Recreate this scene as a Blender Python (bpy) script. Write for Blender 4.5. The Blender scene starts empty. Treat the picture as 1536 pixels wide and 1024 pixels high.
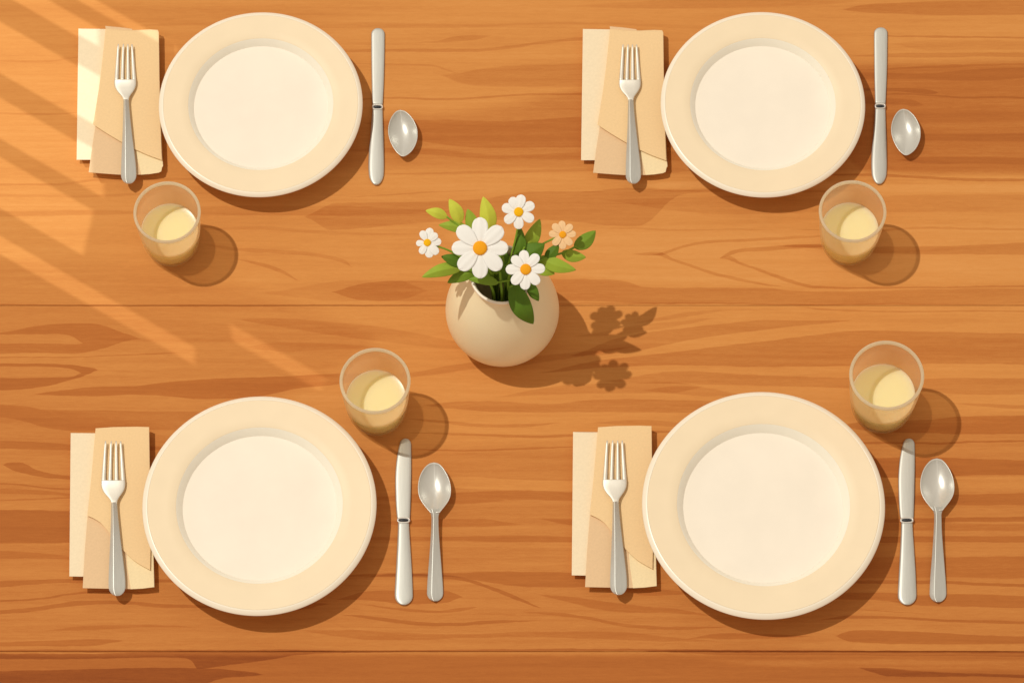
import bpy, bmesh, math, random
from mathutils import Vector, Matrix
random.seed(7)
sc = bpy.context.scene
C = sc.collection

# ------------------------------------------------------------------ camera
TH = math.radians(22.5)
LENS = 180.0
FPX = LENS / 36.0 * 1536
PXM = 1250.0                       # pixels of the 1536-wide picture per metre on the table
DIST = FPX / PXM
cam_d = bpy.data.cameras.new('camera')
cam = bpy.data.objects.new('camera', cam_d); C.objects.link(cam)
cam_d.lens = LENS; cam_d.sensor_width = 36; cam_d.clip_end = 60; cam_d.clip_start = 0.1
CAM = Vector((0, -math.sin(TH) * DIST, math.cos(TH) * DIST))
cam.location = CAM; cam.rotation_euler = (TH, 0, 0)
sc.camera = cam

def W(px, py, z=0.0):
    """point at height z (metres) seen at pixel px,py"""
    dx, dy = (px - 768) / FPX, -(py - 512) / FPX
    d = Vector((dx, dy * math.cos(TH) + math.sin(TH), dy * math.sin(TH) - math.cos(TH)))
    t = (z - CAM.z) / d.z
    return CAM + d * t
P = 1.0 / PXM                      # one picture pixel in metres

# ------------------------------------------------------------------ helpers
def lin(c):
    c = c / 255.0
    return c / 12.92 if c <= 0.04045 else ((c + 0.055) / 1.055) ** 2.4
LF = (1.06, 0.98, 0.86)
def alb(r, g, b, k=1.0):
    return (min(lin(r) / LF[0] * k, .97), min(lin(g) / LF[1] * k, .97), min(lin(b) / LF[2] * k, .97), 1)

def empty(name, loc, label, cat, group=None):
    o = bpy.data.objects.new(name, None); C.objects.link(o); o.location = loc
    o.empty_display_size = .02
    o['label'] = label; o['category'] = cat
    if group: o['group'] = group
    return o

def link(name, bm, mat, parent=None, smooth=True, origin=None, sharp=None):
    me = bpy.data.meshes.new(name)
    bmesh.ops.recalc_face_normals(bm, faces=bm.faces)
    if origin is not None:
        bmesh.ops.translate(bm, verts=bm.verts, vec=-Vector(origin))
    bm.to_mesh(me); bm.free()
    for p in me.polygons: p.use_smooth = smooth
    if sharp: me.set_sharp_from_angle(angle=math.radians(sharp))
    me.materials.append(mat)
    o = bpy.data.objects.new(name, me); C.objects.link(o)
    if parent is not None: o.parent = parent
    return o

def lathe(bm, prof, n=128, closed=False):
    rings = []
    for r, z in prof:
        if r < 1e-7:
            rings.append([bm.verts.new((0, 0, z))])
        else:
            rings.append([bm.verts.new((r * math.cos(2 * math.pi * i / n), r * math.sin(2 * math.pi * i / n), z)) for i in range(n)])
    pairs = list(zip(rings, rings[1:]))
    if closed: pairs.append((rings[-1], rings[0]))
    for a, b in pairs:
        if len(a) == 1 and len(b) == 1: continue
        for i in range(n):
            j = (i + 1) % n
            if len(a) == 1: bm.faces.new((a[0], b[i], b[j]))
            elif len(b) == 1: bm.faces.new((a[i], a[j], b[0]))
            else: bm.faces.new((a[i], a[j], b[j], b[i]))

def smooth_pts(pts, sub=6):
    """Catmull-Rom through tuples of any length"""
    out = []
    n = len(pts)
    for i in range(n - 1):
        p0 = pts[max(i - 1, 0)]; p1 = pts[i]; p2 = pts[i + 1]; p3 = pts[min(i + 2, n - 1)]
        for k in range(sub):
            t = k / sub
            out.append(tuple(0.5 * ((2 * b) + (c - a) * t + (2 * a - 5 * b + 4 * c - d) * t * t + (3 * b - a - 3 * c + d) * t ** 3)
                             for a, b, c, d in zip(p0, p1, p2, p3)))
    out.append(tuple(pts[-1]))
    return out

def loft(bm, rings, cap=True):
    vs = [[bm.verts.new(p) for p in r] for r in rings]
    n = len(vs[0])
    for a, b in zip(vs, vs[1:]):
        for i in range(n):
            bm.faces.new((a[i], a[(i + 1) % n], b[(i + 1) % n], b[i]))
    if cap:
        bm.faces.new(vs[0][::-1]); bm.faces.new(vs[-1])

def tube(bm, pts, r0, r1=None, n=8):
    if r1 is None: r1 = r0
    pts = [Vector(p) for p in pts]
    rings = []
    up = Vector((0, 0, 1))
    for i, p in enumerate(pts):
        t = (pts[min(i + 1, len(pts) - 1)] - pts[max(i - 1, 0)]).normalized()
        a = t.cross(Vector((1, 0, 0.13))); a.normalize(); b = t.cross(a)
        r = r0 + (r1 - r0) * i / (len(pts) - 1)
        rings.append([p + a * (r * math.cos(2 * math.pi * k / n)) + b * (r * math.sin(2 * math.pi * k / n)) for k in range(n)])
    loft(bm, rings)

# ------------------------------------------------------------------ materials
def nmat(name):
    m = bpy.data.materials.new(name); m.use_nodes = True
    nt = m.node_tree; nt.nodes.clear()
    out = nt.nodes.new('ShaderNodeOutputMaterial')
    return m, nt, out

def noise_col(nt, col, amt=.05, scale=60, stretch=(1, 1, 1)):
    """base colour with a faint mottle of its own"""
    tc = nt.nodes.new('ShaderNodeTexCoord'); mp = nt.nodes.new('ShaderNodeMapping'); mp.inputs['Scale'].default_value = stretch
    nt.links.new(tc.outputs['Object'], mp.inputs['Vector'])
    no = nt.nodes.new('ShaderNodeTexNoise'); no.inputs['Scale'].default_value = scale; no.inputs['Detail'].default_value = 5
    nt.links.new(mp.outputs[0], no.inputs['Vector'])
    mr = nt.nodes.new('ShaderNodeMapRange'); mr.inputs[1].default_value = .3; mr.inputs[2].default_value = .7
    mr.inputs[3].default_value = 1 - amt; mr.inputs[4].default_value = 1 + amt * .6
    nt.links.new(no.outputs[0], mr.inputs[0])
    mx = nt.nodes.new('ShaderNodeMix'); mx.data_type = 'RGBA'; mx.blend_type = 'MULTIPLY'; mx.inputs[0].default_value = 1
    mx.inputs[6].default_value = col
    nt.links.new(mr.outputs[0], mx.inputs[7])
    return mx.outputs[2], no

def pmat(name, col, rough=.5, metal=0, amt=.03, scale=60, spec=.5, coat=0, bump=0, stretch=(1, 1, 1), trans=0, coat_rough=.08):
    m, nt, out = nmat(name)
    b = nt.nodes.new('ShaderNodeBsdfPrincipled')
    c, no = noise_col(nt, col, amt, scale, stretch)
    nt.links.new(c, b.inputs['Base Color'])
    b.inputs['Roughness'].default_value = rough; b.inputs['Metallic'].default_value = metal
    b.inputs['Specular IOR Level'].default_value = spec; b.inputs['Coat Weight'].default_value = coat; b.inputs['Coat Roughness'].default_value = coat_rough
    if bump:
        bp = nt.nodes.new('ShaderNodeBump'); bp.inputs['Strength'].default_value = bump; bp.inputs['Distance'].default_value = .0004
        nt.links.new(no.outputs[0], bp.inputs['Height']); nt.links.new(bp.outputs[0], b.inputs['Normal'])
    sh = b.outputs[0]
    if trans:
        tr = nt.nodes.new('ShaderNodeBsdfTranslucent'); nt.links.new(c, tr.inputs[0])
        mx = nt.nodes.new('ShaderNodeMixShader'); mx.inputs[0].default_value = trans
        nt.links.new(b.outputs[0], mx.inputs[1]); nt.links.new(tr.outputs[0], mx.inputs[2]); sh = mx.outputs[0]
    nt.links.new(sh, out.inputs[0])
    return m

def seethrough(name, col, tint, fac, rough=.25):
    """frosted tumbler glass: part clear, part milky"""
    m, nt, out = nmat(name)
    b = nt.nodes.new('ShaderNodeBsdfPrincipled'); c, no = noise_col(nt, col, .02, 40)
    nt.links.new(c, b.inputs['Base Color']); b.inputs['Roughness'].default_value = rough; b.inputs['Specular IOR Level'].default_value = .3
    tl = nt.nodes.new('ShaderNodeBsdfTranslucent'); nt.links.new(c, tl.inputs[0])
    mt = nt.nodes.new('ShaderNodeMixShader'); mt.inputs[0].default_value = .75
    nt.links.new(b.outputs[0], mt.inputs[1]); nt.links.new(tl.outputs[0], mt.inputs[2]); b = mt
    t = nt.nodes.new('ShaderNodeBsdfTransparent'); t.inputs[0].default_value = tint
    mx = nt.nodes.new('ShaderNodeMixShader'); mx.inputs[0].default_value = fac
    nt.links.new(t.outputs[0], mx.inputs[1]); nt.links.new(b.outputs[0], mx.inputs[2]); nt.links.new(mx.outputs[0], out.inputs[0])
    return m

M = {}
M['china'] = pmat('cream_china', alb(251, 225, 184), .45, amt=.025, scale=25, spec=.25)
M['china_well'] = pmat('cream_china_well', alb(253, 236, 210), .5, amt=.025, scale=25, spec=.25)
M['lip'] = pmat('glossy_china_edge', alb(254, 236, 206), .34, amt=.01, spec=.65)
M['edge'] = pmat('highlight_white_edge', alb(255, 241, 214), .34, amt=.01, spec=.6)  # whiter than the rim: the well step's bright arc is put into colour
M['steel'] = pmat('brushed_steel', (.63, .64, .61, 1), .50, metal=.6, amt=.05, scale=90, stretch=(6, .6, 1))
M['steel_bowl'] = pmat('satin_steel_bowl', (.69, .685, .65, 1), .36, metal=.45, amt=.03, scale=60)
M['steel_pale'] = pmat('pale_steel', (.80, .77, .70, 1), .50, metal=.5, amt=.04, scale=80)
M['dark'] = pmat('dark_groove', (.03, .035, .045, 1), .5)
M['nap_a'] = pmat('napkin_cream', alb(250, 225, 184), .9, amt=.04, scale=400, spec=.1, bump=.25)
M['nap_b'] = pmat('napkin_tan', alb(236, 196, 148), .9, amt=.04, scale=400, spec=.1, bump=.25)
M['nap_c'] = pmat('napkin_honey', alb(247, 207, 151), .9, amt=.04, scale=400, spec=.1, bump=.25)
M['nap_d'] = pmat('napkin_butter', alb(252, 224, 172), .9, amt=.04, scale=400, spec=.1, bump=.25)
M['glass'] = seethrough('frosted_tumbler_glass', alb(255, 219, 168), (1, .97, .91, 1), .43)
M['glass_base'] = seethrough('tumbler_glass_foot', alb(255, 236, 186), (1, .985, .93, 1), .30)
M['glass_rim'] = seethrough('tumbler_rim_glass', alb(255, 240, 208), (1, .98, .94, 1), .93)
M['drink'] = pmat('pale_yellow_drink', alb(255, 232, 170, 1.05), .25, amt=.02, scale=18, spec=.3)
_b = [n for n in M['drink'].node_tree.nodes if n.type == 'BSDF_PRINCIPLED'][0]
_b.inputs['Subsurface Weight'].default_value = .7; _b.inputs['Subsurface Scale'].default_value = .03; _b.inputs['Subsurface Radius'].default_value = (1, .9, .7)
M['vase'] = pmat('cream_glazed_ceramic', alb(255, 233, 186), .5, amt=.03, scale=14, spec=.3, coat=.6, coat_rough=.3)
M['petal'] = pmat('white_petal', alb(255, 246, 230), .8, amt=.02, spec=.1, trans=.05)
M['petal_peach'] = pmat('peach_petal', alb(254, 206, 148), .8, amt=.03, spec=.1, trans=.05)
M['yolk'] = pmat('yellow_flower_centre', alb(253, 186, 24), .8, amt=.08, scale=900, spec=.1, bump=.5)
M['yolk_o'] = pmat('orange_flower_centre', alb(252, 168, 34), .8, amt=.08, scale=900, spec=.1, bump=.5)
M['lime'] = pmat('lime_leaf', alb(222, 222, 78), .6, amt=.10, scale=50, spec=.2, trans=.2)
M['green'] = pmat('green_leaf', alb(172, 192, 62), .6, amt=.10, scale=50, spec=.2, trans=.2)
M['mid'] = pmat('mid_green_leaf', alb(134, 162, 48), .6, amt=.10, scale=50, spec=.2, trans=.15)
M['deep'] = pmat('deep_green_leaf', alb(98, 130, 34), .6, amt=.12, scale=50, spec=.2, trans=.12)
M['stem'] = pmat('green_stem', alb(128, 158, 44), .6, amt=.08, scale=60, spec=.2)
M['gobo'] = pmat('dark_gobo_panel', (.10, .075, .05, 1), .8)  # for the added panel that stripes the light

# ------------------------------------------------------------------ wood
WX, WY = 1.6, 1.2       # float-curve domain in metres
def wood_material():
    m, nt, out = nmat('orange_plank_wood')
    N, L = nt.nodes, nt.links
    def math_(op, a, b=None, c=None, clamp=False):
        n = N.new('ShaderNodeMath'); n.operation = op; n.use_clamp = clamp
        for i, v in enumerate((a, b, c)):
            if v is None: continue
            if isinstance(v, (int, float)): n.inputs[i].default_value = v
            else: L.new(v, n.inputs[i])
        return n.outputs[0]
    geo = N.new('ShaderNodeTexCoord')
    def noise(scale, sx, sy, detail=3, dist=0, rough=.5, off=0):
        mp = N.new('ShaderNodeMapping'); mp.inputs['Scale'].default_value = (sx, sy, 1); mp.inputs['Location'].default_value = (off, off * .7, 0)
        L.new(geo.outputs['Object'], mp.inputs['Vector'])
        n = N.new('ShaderNodeTexNoise'); n.inputs['Scale'].default_value = scale; n.inputs['Detail'].default_value = detail
        n.inputs['Roughness'].default_value = rough; n.inputs['Distortion'].default_value = dist
        L.new(mp.outputs[0], n.inputs['Vector']); return n.outputs[0]
    sep = N.new('ShaderNodeSeparateXYZ'); L.new(geo.outputs['Object'], sep.inputs[0])
    x01 = math_('MULTIPLY_ADD', sep.outputs[0], 1 / WX, .5)
    j = noise(1.0, 9, 60, 3)
    j2 = noise(1.0, 60, 300, 2, off=3)
    y = math_('ADD', sep.outputs[1], math_('MULTIPLY_ADD', j, 5.0 * P, -2.5 * P))
    y = math_('ADD', y, math_('MULTIPLY_ADD', j2, 2.4 * P, -1.2 * P))
    y01 = math_('MULTIPLY_ADD', y, 1 / WY, .5)
    def curve(pts, xin):
        n = N.new('ShaderNodeFloatCurve'); cu = n.mapping.curves[0]
        pts = sorted(pts)
        q = []
        for a, b in pts:
            a = min(max(a, 0), 1)
            if q and a - q[-1][0] < 1e-4: continue
            q.append((a, b))
        cu.points[0].location = q[0]; cu.points[1].location = q[-1]
        for a, b in q[1:-1]: cu.points.new(a, b)
        for p_ in cu.points: p_.handle_type = 'AUTO_CLAMPED'
        n.mapping.extend = 'HORIZONTAL'; n.mapping.update(); n.inputs[0].default_value = 1
        L.new(xin, n.inputs['Value']); return n.outputs[0]
    def norm(px, py):
        w = W(px, py); return (w.x / WX + .5, w.y / WY + .5)
    S = []
    def band(t, soft, *pts): S.append((t, soft, pts))
    def ln(t, th, *pts, ends=(0, 0)):
        """thin line of thickness th; ends: thickness factors at the two ends"""
        q = []
        for i, (x, y_) in enumerate(pts):
            k = ends[0] if i == 0 else ends[1] if i == len(pts) - 1 else 1
            q.append((x, y_ - th * k / 2, y_ + th * k / 2))
        S.append((t, 1.2, tuple(q)))
    E0, E1 = -60, 1600
    # ---- broad tones of the planks
    band(.14, 30, (E0, 600, 1100), (700, 660, 1100), (E1, 610, 1100))
    band(.18, 8, (E0, 978, 1100), (E1, 980, 1100))
    band(.12, 22, (500, 180, 262), (760, 150, 262), (1000, 95, 262), (1200, 85, 265), (E1, 80, 268))
    band(.12, 12, (1180, 110, 110), (1300, 95, 262), (E1, 92, 266))
    band(.10, 40, (E0, 380, 640), (300, 400, 640), (520, 470, 560), (600, 500, 500))
    band(-.07, 14, (700, 335, 380), (880, 340, 422), (1100, 342, 430), (E1, 325, 425))
    band(.06, 20, (E0, 0, 30), (330, 0, 40), (620, 0, 20), (700, 5, 5))
    # ---- top left / top middle
    band(.07, 3, (180, 40, 40), (260, 34, 40), (512, 33, 44), (700, 36, 43), (860, 33, 37), (1024, 37, 44), (1160, 42, 46), (1250, 44, 44))
    ln(.07, 4, (E0, 88), (60, 92), (130, 84))
    ln(.10, 4, (E0, 168), (60, 172), (130, 168), ends=(1, 0))
    ln(.10, 4, (E0, 276), (80, 277), (150, 270), (330, 268), (470, 275), ends=(1, 0))
    band(.08, 3, (E0, 288, 296), (120, 292, 297), (240, 288, 292), (330, 290, 290))
    band(.09, 3, (E0, 316, 326), (140, 315, 324), (210, 316, 322), (330, 308, 323), (480, 308, 324), (600, 312, 322), (690, 318, 318))
    ln(.08, 5, (300, 345), (380, 342), (520, 350), (640, 352), ends=(0, 0))
    band(.10, 1.5, (500, 66, 66), (655, 62, 64.5), (680, 55, 64), (715, 53, 60), (742, 53.5, 53.5))
    ln(.12, 5, (440, 72), (520, 77), (620, 76), (700, 76), (760, 72), (830, 62), (880, 59), (960, 60), ends=(0, 1))
    ln(.07, 3, (470, 68), (560, 67), (640, 66))
    ln(.09, 3.5, (512, 95), (600, 97), (650, 99), (690, 110))
    band(.12, 4, (655, 112, 112), (690, 108, 125), (715, 103, 130), (875, 94, 131), (1000, 92, 132), (1100, 100, 128))
    ln(.16, 3.6, (500, 152), (590, 147), (660, 150), (800, 142), (875, 141), (1000, 139), ends=(0, 1))
    band(.13, 2.5, (540, 184, 184), (640, 180, 214), (740, 181, 222), (875, 175, 222), (1010, 173, 222), (1100, 180, 215))
    band(.10, 3, (480, 225, 225), (620, 222, 232), (760, 232, 240), (900, 226, 240), (1010, 226, 242), (1100, 232, 232))
    band(.10, 1.5, (512, 262, 262), (640, 258, 262), (780, 255, 260), (875, 252, 257), (1000, 252, 260))
    ln(.10, 3, (512, 296), (600, 291), (660, 288), (740, 284))
    band(.13, 2.0, (500, 305, 345), (640, 302, 334), (720, 298, 330), (800, 287, 330), (950, 286, 340), (1024, 285, 292), (1100, 288, 288))
    ln(.12, 4, (860, 289), (950, 284), (1024, 286), (1120, 284), (1230, 288), (1300, 285), ends=(0, 0))
    band(.08, 2, (900, 300, 300), (1024, 296, 318), (1130, 293, 322), (1240, 296, 318), (1330, 293, 318), (E1, 292, 318))
    # ---- top right
    band(.15, 2, (1260, 15, 15), (1290, 8, 19), (1345, 4, 21), (1440, 1, 24), (E1, 0, 23))
    band(.08, 3, (850, 10, 10), (950, 2, 14), (1100, -4, 12), (1240, 0, 8), (1300, 2, 2))
    ln(.18, 3, (1290, 54), (1380, 55), (1440, 56), (E1, 58), ends=(0, 1))
    band(.07, 3, (1330, 66, 66), (1400, 60, 76), (E1, 62, 76))
    band(.14, 1.8, (1270, 84, 84), (1330, 80, 86), (1400, 79, 87), (1470, 79, 86), (E1, 80, 88))
    band(.12, 1.8, (1300, 104, 106), (1400, 98, 103), (1470, 96, 100), (E1, 95, 98))
    band(.10, 2.5, (1300, 108, 120), (1380, 110, 120), (1470, 103, 122), (E1, 100, 110))
    band(.15, 1.5, (1270, 132, 137), (1340, 132, 137), (1380, 133, 141), (1402, 136, 142), (1407, 139, 139))
    ln(.14, 3.2, (1290, 146), (1350, 141), (1400, 144), (1450, 147), (1500, 146), (E1, 153), ends=(0, 1))
    band(.11, 2, (1300, 146, 156), (1350, 148, 158), (1375, 152, 160), (1386, 158, 158))
    band(.07, 6, (1330, 168, 182), (1420, 166, 186), (E1, 164, 184))
    band(.10, 3, (1380, 200, 211), (1440, 201, 212), (E1, 198, 214))
    band(.12, 2.5, (1340, 240, 240), (1400, 234, 247), (1460, 234, 246), (E1, 238, 250))
    ln(.20, 4.5, (1225, 262), (1300, 262), (1360, 265), (1420, 268), (E1, 271), ends=(0, 1))
    band(-.10, 4, (1000, 272, 284), (1240, 270, 284), (1340, 275, 290), (E1, 276, 290))
    # ---- right middle: cathedral figure
    ln(.17, 4.5, (988, 382), (1008, 376), (1030, 369), (1060, 363), (1130, 360), (1180, 357), (1240, 354), ends=(1, .6))
    ln(.17, 5.0, (988, 381), (1010, 390), (1040, 400), (1075, 411), (1120, 421), (1180, 430), ends=(1.2, 0))
    ln(.19, 6.5, (1078, 387.5), (1092, 381), (1112, 375), (1150, 373), (1190, 370), (1240, 368), ends=(0, .7))
    band(.19, 1.5, (1078, 387, 388), (1093, 383, 390), (1110, 392, 397), (1140, 403, 408), (1175, 415, 421), (1220, 427, 432), (1300, 430, 433), (E1, 426, 431))
    band(.17, 1.5, (1200, 366, 371), (1330, 369, 381), (1400, 369, 382), (1460, 367, 382), (E1, 361, 382))
    ln(.14, 4, (1180, 344), (1300, 347), (1380, 342), (1450, 343), (E1, 345), ends=(0, 1))
    ln(.10, 3, (880, 343), (950, 342), (1010, 345), (1100, 344), (1180, 347), ends=(0, 0))
    band(.15, 1.5, (540, 426, 450), (620, 421, 452), (680, 422, 452), (840, 418, 452), (925, 420, 453), (950, 425, 454), (962, 430, 455), (1024, 431, 456), (1160, 432, 457), (1190, 436, 458), (1300, 436, 457), (1400, 433, 456), (E1, 432, 456))
    # plank joint
    ln(.13, 3.2, (E0, 457), (300, 458.5), (700, 457), (1024, 454.5), (1200, 457.5), (1350, 456), (E1, 457.5), ends=(1, 1))
    ln(.14, 3, (1190, 460), (1240, 464), (1300, 467), (1380, 468), (1450, 466), (E1, 467), ends=(0, 1))
    band(.10, 1.5, (940, 486, 486), (1024, 469, 476), (1090, 464, 467), (1170, 463, 465), (1220, 464, 464))
    band(.15, 1.5, (850, 534, 534), (930, 506, 530), (1024, 492, 512), (1100, 483, 501), (1180, 480, 491), (1290, 480, 480))
    band(.17, 1.5, (800, 560, 560), (900, 540, 552), (1024, 526, 548), (1150, 511, 550), (1310, 495, 548), (1400, 497, 546), (E1, 500, 547))
    band(.13, 1.5, (900, 572, 572), (1024, 556, 576), (1150, 562, 579), (1270, 566, 582), (1380, 568, 588), (1450, 566, 592), (E1, 568, 590))
    band(.10, 1.5, (960, 586, 586), (1024, 578, 592), (1070, 583, 595), (1120, 592, 592))
    ln(.12, 5, (1425, 604), (1470, 607), (E1, 612), ends=(0, 1))
    band(.17, 1.5, (1300, 630, 646), (1400, 629, 650), (1440, 624, 651), (E1, 622, 651))
    ln(.20, 3.6, (1230, 668), (1310, 664), (1400, 664), (1470, 662), (E1, 661), ends=(0, 1))
    # ---- middle
    ln(.10, 6, (300, 366), (360, 374), (430, 378), (480, 383), (520, 394), (530, 402), ends=(0, 0))
    ln(.13, 6, (352, 389), (390, 396), (425, 408), (452, 422), ends=(0, 0))
    band(.08, 3, (380, 440, 440), (440, 432, 446), (480, 424, 450), (530, 420, 452), (600, 421, 451))
    band(.10, 2.5, (350, 478, 478), (400, 476, 488), (520, 484, 506), (600, 494, 516), (690, 512, 524), (740, 522, 522))
    band(.08, 3, (270, 530, 530), (360, 521, 522), (420, 512, 528), (520, 516, 524), (600, 524, 524))
    band(.12, 2, (520, 566, 566), (610, 559, 566), (700, 544, 556), (800, 534, 546), (900, 524, 530), (960, 518, 518))
    band(.09, 2, (850, 506, 506), (930, 492, 502), (1024, 480, 488), (1080, 476, 476))
    band(.11, 2, (740, 596, 596), (820, 580, 592), (900, 575, 590), (1000, 572, 590), (1060, 580, 580))
    band(.15, 1.5, (630, 608, 608), (680, 602, 613), (740, 601, 617), (820, 606, 619), (900, 598, 618), (1024, 600, 619), (1120, 606, 606))
    ln(.15, 5, (600, 627), (660, 632), (720, 637), (780, 638), (850, 633), ends=(0, 0))
    band(.12, 1.5, (880, 634, 634), (960, 630, 638), (1010, 632, 640), (1080, 640, 640))
    ln(.17, 4.5, (590, 648), (700, 651), (800, 655), (870, 652), (960, 648), (1060, 645), ends=(0, 0))
    ln(.14, 3, (600, 672), (700, 675), (800, 672), (900, 668), ends=(0, 0))
    # ---- left middle: knot rings at the edge
    band(.16, 2, (E0, 500, 532), (0, 498, 531), (60, 488, 530), (110, 484, 530), (150, 486, 524), (190, 500, 512), (215, 508, 508))
    band(-.16, 1.5, (E0, 502, 516), (40, 500.5, 516), (85, 500, 516), (112, 505, 516.5), (125, 515, 515))
    ln(.14, 2.4, (E0, 536), (100, 535), (170, 533), (290, 528), ends=(1, 0))
    band(.24, 1.5, (E0, 544, 585), (0, 545, 585), (60, 545, 580), (100, 546, 572), (130, 550, 563), (142, 552, 557), (146, 555, 555))
    band(-.22, 1.5, (E0, 549, 567), (60, 549, 567), (95, 551, 567), (113, 555, 565), (122, 560, 560))
    band(.19, 1.5, (46, 591, 591), (90, 585, 594), (140, 580, 595), (200, 579, 592), (250, 573, 594), (300, 569, 599), (380, 565, 596), (440, 563, 584), (512, 560, 576), (580, 562, 562))
    band(.12, 2, (E0, 605, 622), (30, 607, 630), (70, 614, 641), (120, 615, 646), (220, 616, 645), (320, 616, 645), (420, 612, 612))
    band(.14, 1.5, (E0, 661, 671), (50, 662, 674), (105, 665, 675), (230, 668, 676))
    band(.20, 1.5, (4, 697, 697), (14, 693, 703), (32, 693, 709), (50, 702, 713), (75, 709, 717), (110, 713, 719), (200, 716, 720))
    ln(.15, 3.5, (E0, 724), (30, 727), (70, 732), (120, 734), (230, 736), ends=(1, 0))
    band(.10, 1.5, (E0, 731, 739), (60, 735, 742), (110, 740, 744), (200, 746, 746))
    ln(.11, 3, (E0, 750), (60, 748), (110, 746), (200, 748), ends=(1, 0))
    band(.22, 2, (E0, 763, 815), (105, 765, 815), (300, 768, 812))
    band(.10, 2, (E0, 822, 840), (60, 828, 838), (110, 834, 840), (200, 838, 838))
    band(.17, 1.8, (E0, 871, 884), (40, 869, 877), (90, 867, 874), (180, 869, 877), (270, 868, 874), (340, 876, 876))
    ln(.17, 3.2, (E0, 903), (60, 897), (110, 890), (170, 887), (250, 890), ends=(1, 0))
    band(.16, 1.5, (E0, 918, 924), (60, 909, 916), (120, 900, 908), (180, 900, 906), (240, 905, 911), (320, 906, 912), (420, 902, 916), (500, 905, 905))
    band(.10, 2, (60, 946, 946), (120, 938, 945), (220, 936, 941), (300, 940, 940))
    band(.15, 1.5, (E0, 964, 969), (80, 959, 969), (140, 957, 968), (190, 960, 960))
    band(.10, 2, (440, 944, 944), (520, 944, 956), (600, 948, 960), (700, 950, 957), (800, 946, 955), (900, 946, 958), (1020, 955, 962), (1090, 962, 962))
    # lower seam and the dark wedges below it
    ln(.24, 4, (E0, 976.5), (300, 975), (600, 976), (900, 974.5), (1100, 976), (E1, 978), ends=(1, 1))
    band(.24, 1.5, (E0, 980, 989), (120, 979, 988), (230, 976, 986), (284, 975, 988), (296, 975, 1002), (330, 975, 999), (400, 975, 990), (450, 975, 982), (520, 976, 978))
    band(.24, 1.5, (E0, 1006, 1080), (120, 1003, 1080), (250, 1000, 1060), (330, 1002, 1017), (380, 1008, 1014), (398, 1012, 1012))
    band(.16, 1.5, (1000, 974, 978), (1060, 973, 981), (1300, 975, 983), (E1, 976, 985))
    band(-.10, 6, (1010, 986, 986), (1150, 986, 1000), (1300, 986, 1004), (E1, 988, 1008))
    band(.22, 1.5, (1284, 1001, 1001), (1310, 1000, 1009), (1335, 1001, 1015), (1380, 1005, 1015), (1440, 1008, 1014), (E1, 1011, 1019))
    # ---- bottom middle: long eye figure
    band(-.12, 2, (560, 726, 726), (640, 718, 726), (690, 714, 732), (780, 718, 735), (860, 721, 737), (1000, 724, 732))
    band(.11, 2, (560, 744, 750), (680, 738, 757), (780, 734, 750), (860, 738, 752), (960, 742, 750))
    band(.11, 2, (560, 784, 784), (640, 778, 790), (720, 777, 790), (760, 782, 788), (790, 786, 786))
    band(.12, 2, (800, 776, 776), (860, 777, 788), (960, 780, 790))
    band(.11, 1.8, (560, 804, 810), (680, 804, 811), (780, 802, 812), (860, 804, 813), (980, 806, 812))
    band(-.06, 2, (570, 814, 820), (700, 812, 820), (860, 813, 822), (960, 815, 820))
    band(.16, 2, (480, 866, 866), (600, 858, 864), (690, 858, 866), (740, 856, 874), (800, 857, 880), (860, 858, 880), (960, 870, 878))
    ln(.19, 6, (540, 866), (600, 862), (660, 864), (700, 869), (740, 883), (780, 898), (815, 912), ends=(0, 0))
    band(.16, 1.5, (500, 900, 900), (550, 886, 900), (620, 884, 906), (670, 886, 904), (690, 893, 896), (694, 895, 895))
    ln(.13, 4.5, (540, 905), (600, 913), (660, 917), (700, 913), (722, 910), ends=(0, 0))
    ln(.18, 5.5, (505, 921), (560, 926), (620, 934), (680, 936), (740, 932), (820, 929), ends=(0, 0))
    band(.12, 2, (800, 890, 890), (850, 893, 902), (900, 900, 914), (960, 908, 919), (1010, 912, 920), (1080, 924, 924))
    ln(.13, 5, (780, 918), (830, 920), (880, 926), (930, 936), (1000, 941), (1100, 940), ends=(0, 0))
    band(.12, 2, (900, 880, 880), (980, 882, 894), (1040, 888, 892), (1100, 892, 892))
    # ---- bottom right
    band(.19, 1.5, (1270, 690, 712), (1400, 685, 716), (1450, 687, 713), (E1, 690, 712))
    band(-.08, 2, (1290, 715, 738), (E1, 714, 738))
    band(.14, 1.5, (1300, 745, 755), (1400, 742, 758), (E1, 738, 757))
    band(.18, 1.5, (1280, 779, 783), (1400, 776, 784), (1450, 775, 783), (E1, 772, 781))
    band(.10, 3, (1280, 784, 796), (E1, 784, 796))
    band(.18, 1.5, (1260, 802, 812), (1350, 804, 814), (E1, 802, 813))
    band(.11, 2, (1250, 836, 868), (1400, 834, 866), (E1, 832, 868))
    ln(.20, 5.5, (1230, 870), (1320, 872), (1400, 872), (1470, 875), (E1, 878), ends=(0, 1))
    band(.15, 1.5, (1240, 890, 898), (1330, 888, 902), (1380, 892, 908), (1450, 890, 910), (E1, 896, 912))
    ln(.10, 2, (1280, 914), (1340, 917), (1400, 920), ends=(0, 0))
    ln(.17, 4.5, (1220, 930), (1280, 925), (1350, 926), (1430, 930), (E1, 935), ends=(0, 1))
    band(.19, 1.5, (1252, 953, 953), (1268, 946, 960), (1300, 944, 964), (1400, 948, 966), (1470, 952, 966), (E1, 953, 964))
    band(.14, 1.5, (1024, 957, 957), (1060, 951, 957), (1078, 949, 958), (1130, 950, 958), (1220, 954, 954))
    d = None
    base = noise(1.0, 2.2, 26, 4, .6, .55)
    d = math_('MULTIPLY_ADD', base, .22, .31 - .11)
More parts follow.
